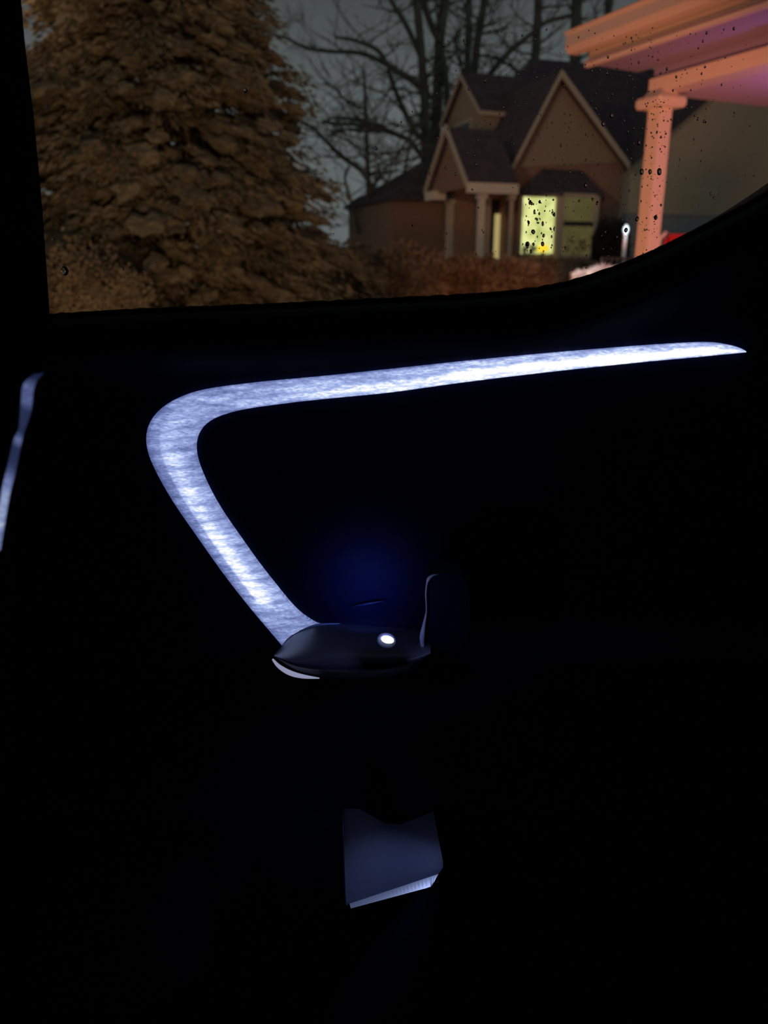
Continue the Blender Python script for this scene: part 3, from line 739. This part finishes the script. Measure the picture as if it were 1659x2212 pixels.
# column
wc = .15; cz0 = .25; cc = OP+WP*0
ct = b0.z
co = thing('tmp', (0,0,0), 'x', 'x'); bpy.data.objects.remove(co)
bm = bmesh.new(); box(bm, down(OP, cz0)-NP*.02-WP*(wc)*.5, NP*wc, WP*wc, Z*(ct-cz0-.02)); colm = obj('column', bm, M['paint'], pr)
bm = bmesh.new(); q = down(OP, ct-.13)-NP*.11-WP*(wc*.5+.09); box(bm, q, NP*(wc+.18), WP*(wc+.18), Z*.09)
q2 = down(OP, ct-.05)-NP*.06-WP*(wc*.5+.04); box(bm, q2, NP*(wc+.08), WP*(wc+.08), Z*.05)
bmesh.ops.bevel(bm, geom=bm.edges[:], offset=.018, segments=3, affect='EDGES'); obj('capital', bm, M['paint'], colm)
bm = bmesh.new(); box(bm, down(OP, cz0-.02)-NP*.08-WP*(wc*.5+.06), NP*(wc+.12), WP*(wc+.12), Z*.14); obj('plinth', bm, M['paint'], colm)
bm = bmesh.new(); box(bm, down(OP, .0)-NP*.3+WP*.5, NP*3.4, -WP*9, Z*.25); obj('porch_floor', bm, M['found'], pr)
# red chair on porch
ch = thing('patio_chair', P(1490, 600, 8.6), 'red cushioned patio chair with pale frame behind the orange column', 'chair')
c = P(1430, 505, 8.6); xr = Vector((1,.15,0)).normalized(); yr = Vector((-.15,1,0)).normalized()
bm = bmesh.new(); box(bm, c+xr*.06+Z*-.62, xr*.5, yr*.1, Z*.62); bmesh.ops.bevel(bm, geom=bm.edges[:], offset=.04, segments=4, affect='EDGES'); obj('back_cushion', bm, M['red'], ch, smooth=True)
bm = bmesh.new(); box(bm, c+xr*.04+Z*-.68-yr*.45, xr*.54, yr*.5, Z*.12); bmesh.ops.bevel(bm, geom=bm.edges[:], offset=.035, segments=3, affect='EDGES'); obj('seat_cushion', bm, M['red'], ch, smooth=True)
bm = bmesh.new()
for s_ in (0, .62):
    a = c+xr*s_
    tube(bm, [a+Z*-1.0+yr*.1, a+Z*-.5+yr*.08, a+Z*-.05+yr*.04, a+Z*.02+xr*(.05 if s_ == 0 else -.05)], .022, 8)
obj('back_frame', bm, M['frame'], ch, smooth=True)
for s_ in (0, .62):
    for y_ in (-.45, .1):
        bm = bmesh.new(); a = c+xr*s_+yr*y_; tube(bm, [a+Z*-.62, Vector((a.x, a.y, .26))], .02, 8); obj('leg', bm, M['frame'], ch, smooth=True)

# railing, blossom, small lamp between the houses -------------------------------------
rl = thing('porch_railing', down(P(1345, 560, 9.5), .6), 'dark iron railing left of the orange column', 'railing')
a, b = P(1300, 557, 9.5), P(1392, 559, 9.2); bm = bmesh.new(); tube(bm, [a, b], .014, 6); obj('rail', bm, M['iron'], rl)
bm = bmesh.new(); tube(bm, [a-Z*.5, b-Z*.5], .012, 6); obj('rail', bm, M['iron'], rl)
for i in range(9):
    p = a.lerp(b, i/8); bm = bmesh.new(); tube(bm, [p+Z*.0, down(p, .3)], .010 if i not in (0, 8) else .02, 6); obj('baluster', bm, M['iron'], rl)
random.seed(5)
for i, (px, py, r_) in enumerate(((1258, 598, .10), (1302, 590, .13), (1348, 588, .09))):
    c = P(px, py, 8.8); bm = bmesh.new(); tuft(bm, c, r_, 420, .05, .022, .6); cz = c.z-.12
    while cz > .3: tuft(bm, Vector((c.x, c.y+.05, cz)), r_*.9, 200, .06, .022, .7); cz -= .13
    tag(obj('pale_bush', bm, M['pale'], None, loc=down(c, .5)), ('small white bush below the dim bay window, left of two others', 'largest white bush in middle by the window frame edge', 'white bush beneath the iron railing')[i], 'bush')
lamp('garden_lamp_glow', 'SPOT', P(1285, 540, 8.3), 8.0, (1,.95,.95), .05, P(1300, 600, 8.8), 95, .5)
gl_ = thing('path_lamp', down(P(1352, 540, 10.5), .9), 'small cold white lamp on pole beside the orange column', 'lamp')
c = P(1352, 496, 10.5); bm = bmesh.new(); tube(bm, [c-Z*.05, c-Z*.02, c+Z*.03, c+Z*.06], [.015,.035,.03,.01], 12); obj('bulb', bm, M['bulb'], gl_, smooth=True)
bm = bmesh.new(); tube(bm, [c-Z*.05, down(c, .45)], .025, 8); obj('pole', bm, M['frame'], gl_)
lamp('path_lamp_glow', 'POINT', c-Vector((0,.12,0)), 1.2, (.7,.85,1), .03)

# ================================================================== BARE TREES
def bare_tree(lines, Y, label, seed, twigs=26, base_px=None):
    random.seed(seed)
    bpx = base_px or lines[0][0][0]
    root = thing('bare_tree', down(P(bpx, 560, Y), 1.0), label, 'tree', 'bare trees behind the cottage')
    tr = bmesh.new(); br = bmesh.new()
    def twig(bm, p, d, L0, r, depth):
        pts = [p]; dd = d.normalized()
        for i in range(5):
            dd = (dd+Vector((random.gauss(0,.22), random.gauss(0,.22), random.gauss(.05,.18)))).normalized(); pts.append(pts[-1]+dd*L0/5)
        tube(bm, pts, [r*(1-.16*i) for i in range(6)], 5)
        if depth:
            for _ in range(3):
                q = random.choice(pts[1:]); twig(bm, q, dd+Vector((random.gauss(0,.8), random.gauss(0,.5), random.gauss(.1,.6))), L0*.6, r*.55, depth-1)
    for li, ln in enumerate(lines):
        pts = ln[:-1]; w0, w1 = ln[-1]
        cur = resample(pts, 16)
        Ys = Y+random.uniform(-.6,.6) if li else Y
        W = [P(a, b, Ys) for a, b in cur]; n = len(W)
        rad = [(w0+(w1-w0)*i/(n-1))*Y/F/2 for i in range(n)]
        if li == 0:
            bot = down(W[0], .8); W = [bot]+W; rad = [rad[0]*1.15]+rad
        tube(tr if li == 0 else br, W, rad, 8)
        for _ in range(twigs//(1 if li == 0 else 2)):
            q = random.randrange(3, len(W)); sd = random.choice((-1, 1))
            twig(br, W[q], Vector((sd*random.uniform(.5,1.2), random.uniform(-.4,.4), random.uniform(.0,.9))), random.uniform(1,2.6), min(rad[q]*.45, .06), 2)
    obj('trunk', tr, M['bark'], root, smooth=True); obj('branches', br, M['bark'], root, smooth=True)
bare_tree([[(917,400),(919,257),(914,171),(908,86),(899,0),(890,-90),(19,14)],
           [(908,120),(878,56),(844,0),(820,-50),(11,8)],
           [(908,182),(865,158),(835,137),(814,107),(762,86),(724,81),(14,5)],
           [(912,300),(895,282),(865,222),(845,170),(838,148),(12,8)],
           [(919,350),(885,305),(845,287),(800,276),(760,268),(725,268),(695,262),(11,6)],
           [(850,288),(815,270),(770,258),(735,254),(705,258),(9,4)], [(870,297),(830,282),(790,284),(750,280),(715,284),(9,4)],
           [(838,140),(780,115),(711,111),(660,103),(604,77),(553,84),(10,4)]], 35, 'tall bare tree left of centre with long limb arching left', 1, 12)
bare_tree([[(938,400),(940,300),(945,193),(950,86),(961,0),(975,-80),(22,18)],
           [(972,330),(969,250),(962,160),(953,110),(15,12)],
           [(950,90),(930,50),(915,0),(905,-60),(14,9)]], 36, 'thick bare trunk forking just left of the dormer', 2, 10)
bare_tree([[(1008,300),(1009,171),(1011,86),(1013,0),(1018,-80),(15,12)]], 37, 'slim straight bare trunk above the dormer, left one of a pair', 3, 12)
bare_tree([[(1022,300),(1024,171),(1032,86),(1047,0),(1058,-80),(17,13)]], 37.5, 'slim bare trunk above the dormer leaning right, right one of a pair', 4, 12)
bare_tree([[(1150,300),(1152,171),(1156,128),(1160,64),(1163,0),(1165,-80),(20,14)],
           [(1053,167),(1096,116),(1148,73),(1182,47),(1250,30),(12,7)],
           [(1130,170),(1100,140),(1064,125),(8,4)]], 38, 'bare tree above the cottage ridge with crossing diagonal limb', 5, 10)
bare_tree([[(1240,300),(1243,100),(1246,0),(1250,-90),(24,20)]], 40, 'thick straight bare trunk left of the porch eave corner', 6, 14)
bare_tree([[(1300,300),(1308,100),(1316,0),(1322,-90),(18,14)]], 42, 'faint bare trunk rising just above the porch eave', 7, 14)
bare_tree([[(801,530),(797,428),(792,300),(790,222),(786,150),(14,5)],
           [(790,235),(754,222),(720,188),(700,180),(6,3)],
           [(800,400),(780,368),(733,334),(681,282),(650,265),(11,5)],
           [(775,505),(762,449),(745,385),(755,360),(8,5)],
           [(797,420),(820,380),(857,338),(880,300),(6,4)],
           [(793,330),(830,333),(870,325),(5,3)]], 26, 'small leafless tree standing alone beside the evergreen', 8, 16)
bare_tree([[(842,540),(850,450),(872,380),(886,300),(890,250),(9,4)],[(850,440),(830,390),(812,350),(6,3)]], 27, 'thin leafless sapling left of the cottage wing', 9, 14)

# ================================================================== EVERGREEN
random.seed(21)
YE = 8.0
tb = P(362, 600, YE); tb.z = gz(tb.x, YE)
eg = thing('evergreen_tree', tb, 'huge brown-lit evergreen filling the left half of the window', 'tree')
bm = bmesh.new(); tube(bm, [tb, tb+Z*2, tb+Z*4.5, tb+Z*7], [.16,.13,.08,.02], 10); obj('trunk', bm, M['bark2'], eg, smooth=True)
bm = bmesh.new()
def bough(bm, p, d, L0, droop, n):
    side = d.cross(Z).normalized()
    for i in range(n):
        s = random.random()**.7; c_ = p+d*L0*s+Z*(-droop*s*s*L0+.10*math.sin(s*3))
        wdt = .30*L0*(1-.6*s); o_ = random.uniform(-1,1); q = c_+side*o_*wdt+Z*random.gauss(-.03,.05)
        t = (d*.8+side*o_*1.0+Z*(-.35-.3*s+random.gauss(0,.22))).normalized(); ln = random.uniform(.05,.12); s_ = t.cross(Vector((random.gauss(0,1),random.gauss(0,1),random.gauss(0,1)))).normalized()*random.uniform(.008,.018)
        bm.faces.new([bm.verts.new(q-s_*.4), bm.verts.new(q+t*ln*.45-s_), bm.verts.new(q+t*ln), bm.verts.new(q+t*ln*.45+s_)])
tb_ = bmesh.new(); bmesh.ops.create_icosphere(tb_, subdivisions=2, radius=1)
LV = [v.co.copy() for v in tb_.verts]; LF = [[v.index for v in f.verts] for f in tb_.faces]; tb_.free()
def lobe(bm, c, d, L0):
    a = Vector((d.x, d.y, -.35)).normalized(); b = a.cross(Z).normalized(); u_ = b.cross(a)
    k_ = Vector((random.uniform(0, 50), 0, 0)); vs = []
    for q0 in LV:
        q = q0*(1+1.0*noise.noise(q0*2.6+k_)+.2*random.random())
        vs.append(bm.verts.new(c+a*q.x*L0+b*q.y*L0*.7+u_*q.z*L0*.36))
    for f in LF: bm.faces.new([vs[i] for i in f])
for i in range(560):
    f_ = (i+random.random())/560; z = .15+f_*5.2
    Rr = lin(z, [(0,2.05),(.8,1.95),(1.4,1.8),(2.2,1.5),(3.2,1.0),(5.5,.25)])*random.uniform(.72,1.12)
    an = random.uniform(0, 2*math.pi)
    d = Vector((math.cos(an), math.sin(an)*.9, random.uniform(-.05,.25)))
    # leafy pad under each bough: a lumpy flattened lobe so the crown reads as soft masses
    for _ in range(8):
        side = d.cross(Z).normalized(); rr2 = Rr*random.uniform(.35,.93)
        lobe(bm, tb+Z*(z-.22*(rr2/Rr)**2*Rr+random.gauss(0,.07))+d*rr2+side*random.gauss(0,.12)*Rr, d, random.uniform(.05,.13)*(.6+Rr*.35))
    bough(bm, tb+Z*z+d*Rr*.18, d, Rr*.84, random.uniform(.12,.38), 170 if d.y < .25 else 50)
obj('foliage', bm, M['needle'], eg)
# hedge / shrubs along the foot
def shrub(px0, px1, py_top, Y, dens, label, seed, m='hedge', name='shrub', depth=.5, leaf=.10):
    random.seed(seed); a, b = P(px0, py_top, Y), P(px1, py_top, Y); c_ = (a+b)/2; zt = a.z; g0 = gz(c_.x, Y)-.05
    root = thing(name, Vector((c_.x, Y, g0)), label, 'shrub')
    bm = bmesh.new(); L0 = abs(b.x-a.x)/2; H0 = zt-g0
    for _ in range(dens):
        th = random.uniform(0, 2*math.pi); ph_ = math.acos(random.uniform(0, 1)); rr_ = random.uniform(.72, 1.04)
        nz_ = 1+.22*noise.noise(Vector((math.cos(th)*1.7+seed, math.sin(th)*1.7, ph_*2.1)))
        q = Vector((c_.x+L0*math.sin(ph_)**.6*math.cos(th)*rr_*nz_, Y+depth*math.sin(ph_)**.6*math.sin(th)*rr_*nz_, g0+H0*math.cos(ph_)**.55*rr_*nz_))
        t = Vector((random.gauss(0,1), random.gauss(-.3,1), random.gauss(.4,.8))).normalized(); s_ = t.orthogonal().normalized()*leaf*.3
        ln = leaf*random.uniform(.6,1.3)
        bm.faces.new([bm.verts.new(q-s_*.3), bm.verts.new(q+t*ln*.5-s_), bm.verts.new(q+t*ln), bm.verts.new(q+t*ln*.5+s_)])
    obj('foliage', bm, M[m], root)
    bm = bmesh.new()
    for k_ in range(9):
        d = Vector((random.uniform(-.7,.7)*L0, random.uniform(-.5,.5)*depth, H0*random.uniform(.5,.85)))
        tube(bm, [Vector((c_.x+d.x*.3, Y, g0)), Vector((c_.x+d.x*.6, Y+d.y*.5, g0+d.z*.5)), Vector((c_.x+d.x, Y+d.y, g0+d.z))], [.02,.014,.005], 5)
    obj('stems', bm, M['bark2'], root)
shrub(90, 330, 575, 5.6, 16000, 'pale brown low shrub at the lower left window corner', 31, depth=.35, leaf=.035)
shrub(560, 960, 548, 10.5, 9000, 'wide brown shrub below the small leafless tree', 32, depth=.7)
shrub(900, 1260, 566, 12, 9000, 'dark low hedge in front of the cottage porch', 33, name='hedge', depth=.6)
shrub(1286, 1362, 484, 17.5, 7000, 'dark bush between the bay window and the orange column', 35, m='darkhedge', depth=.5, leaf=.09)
shrub(1110, 1330, 570, 14, 5000, 'low hedge beneath the bay window', 34, name='hedge', depth=.5)
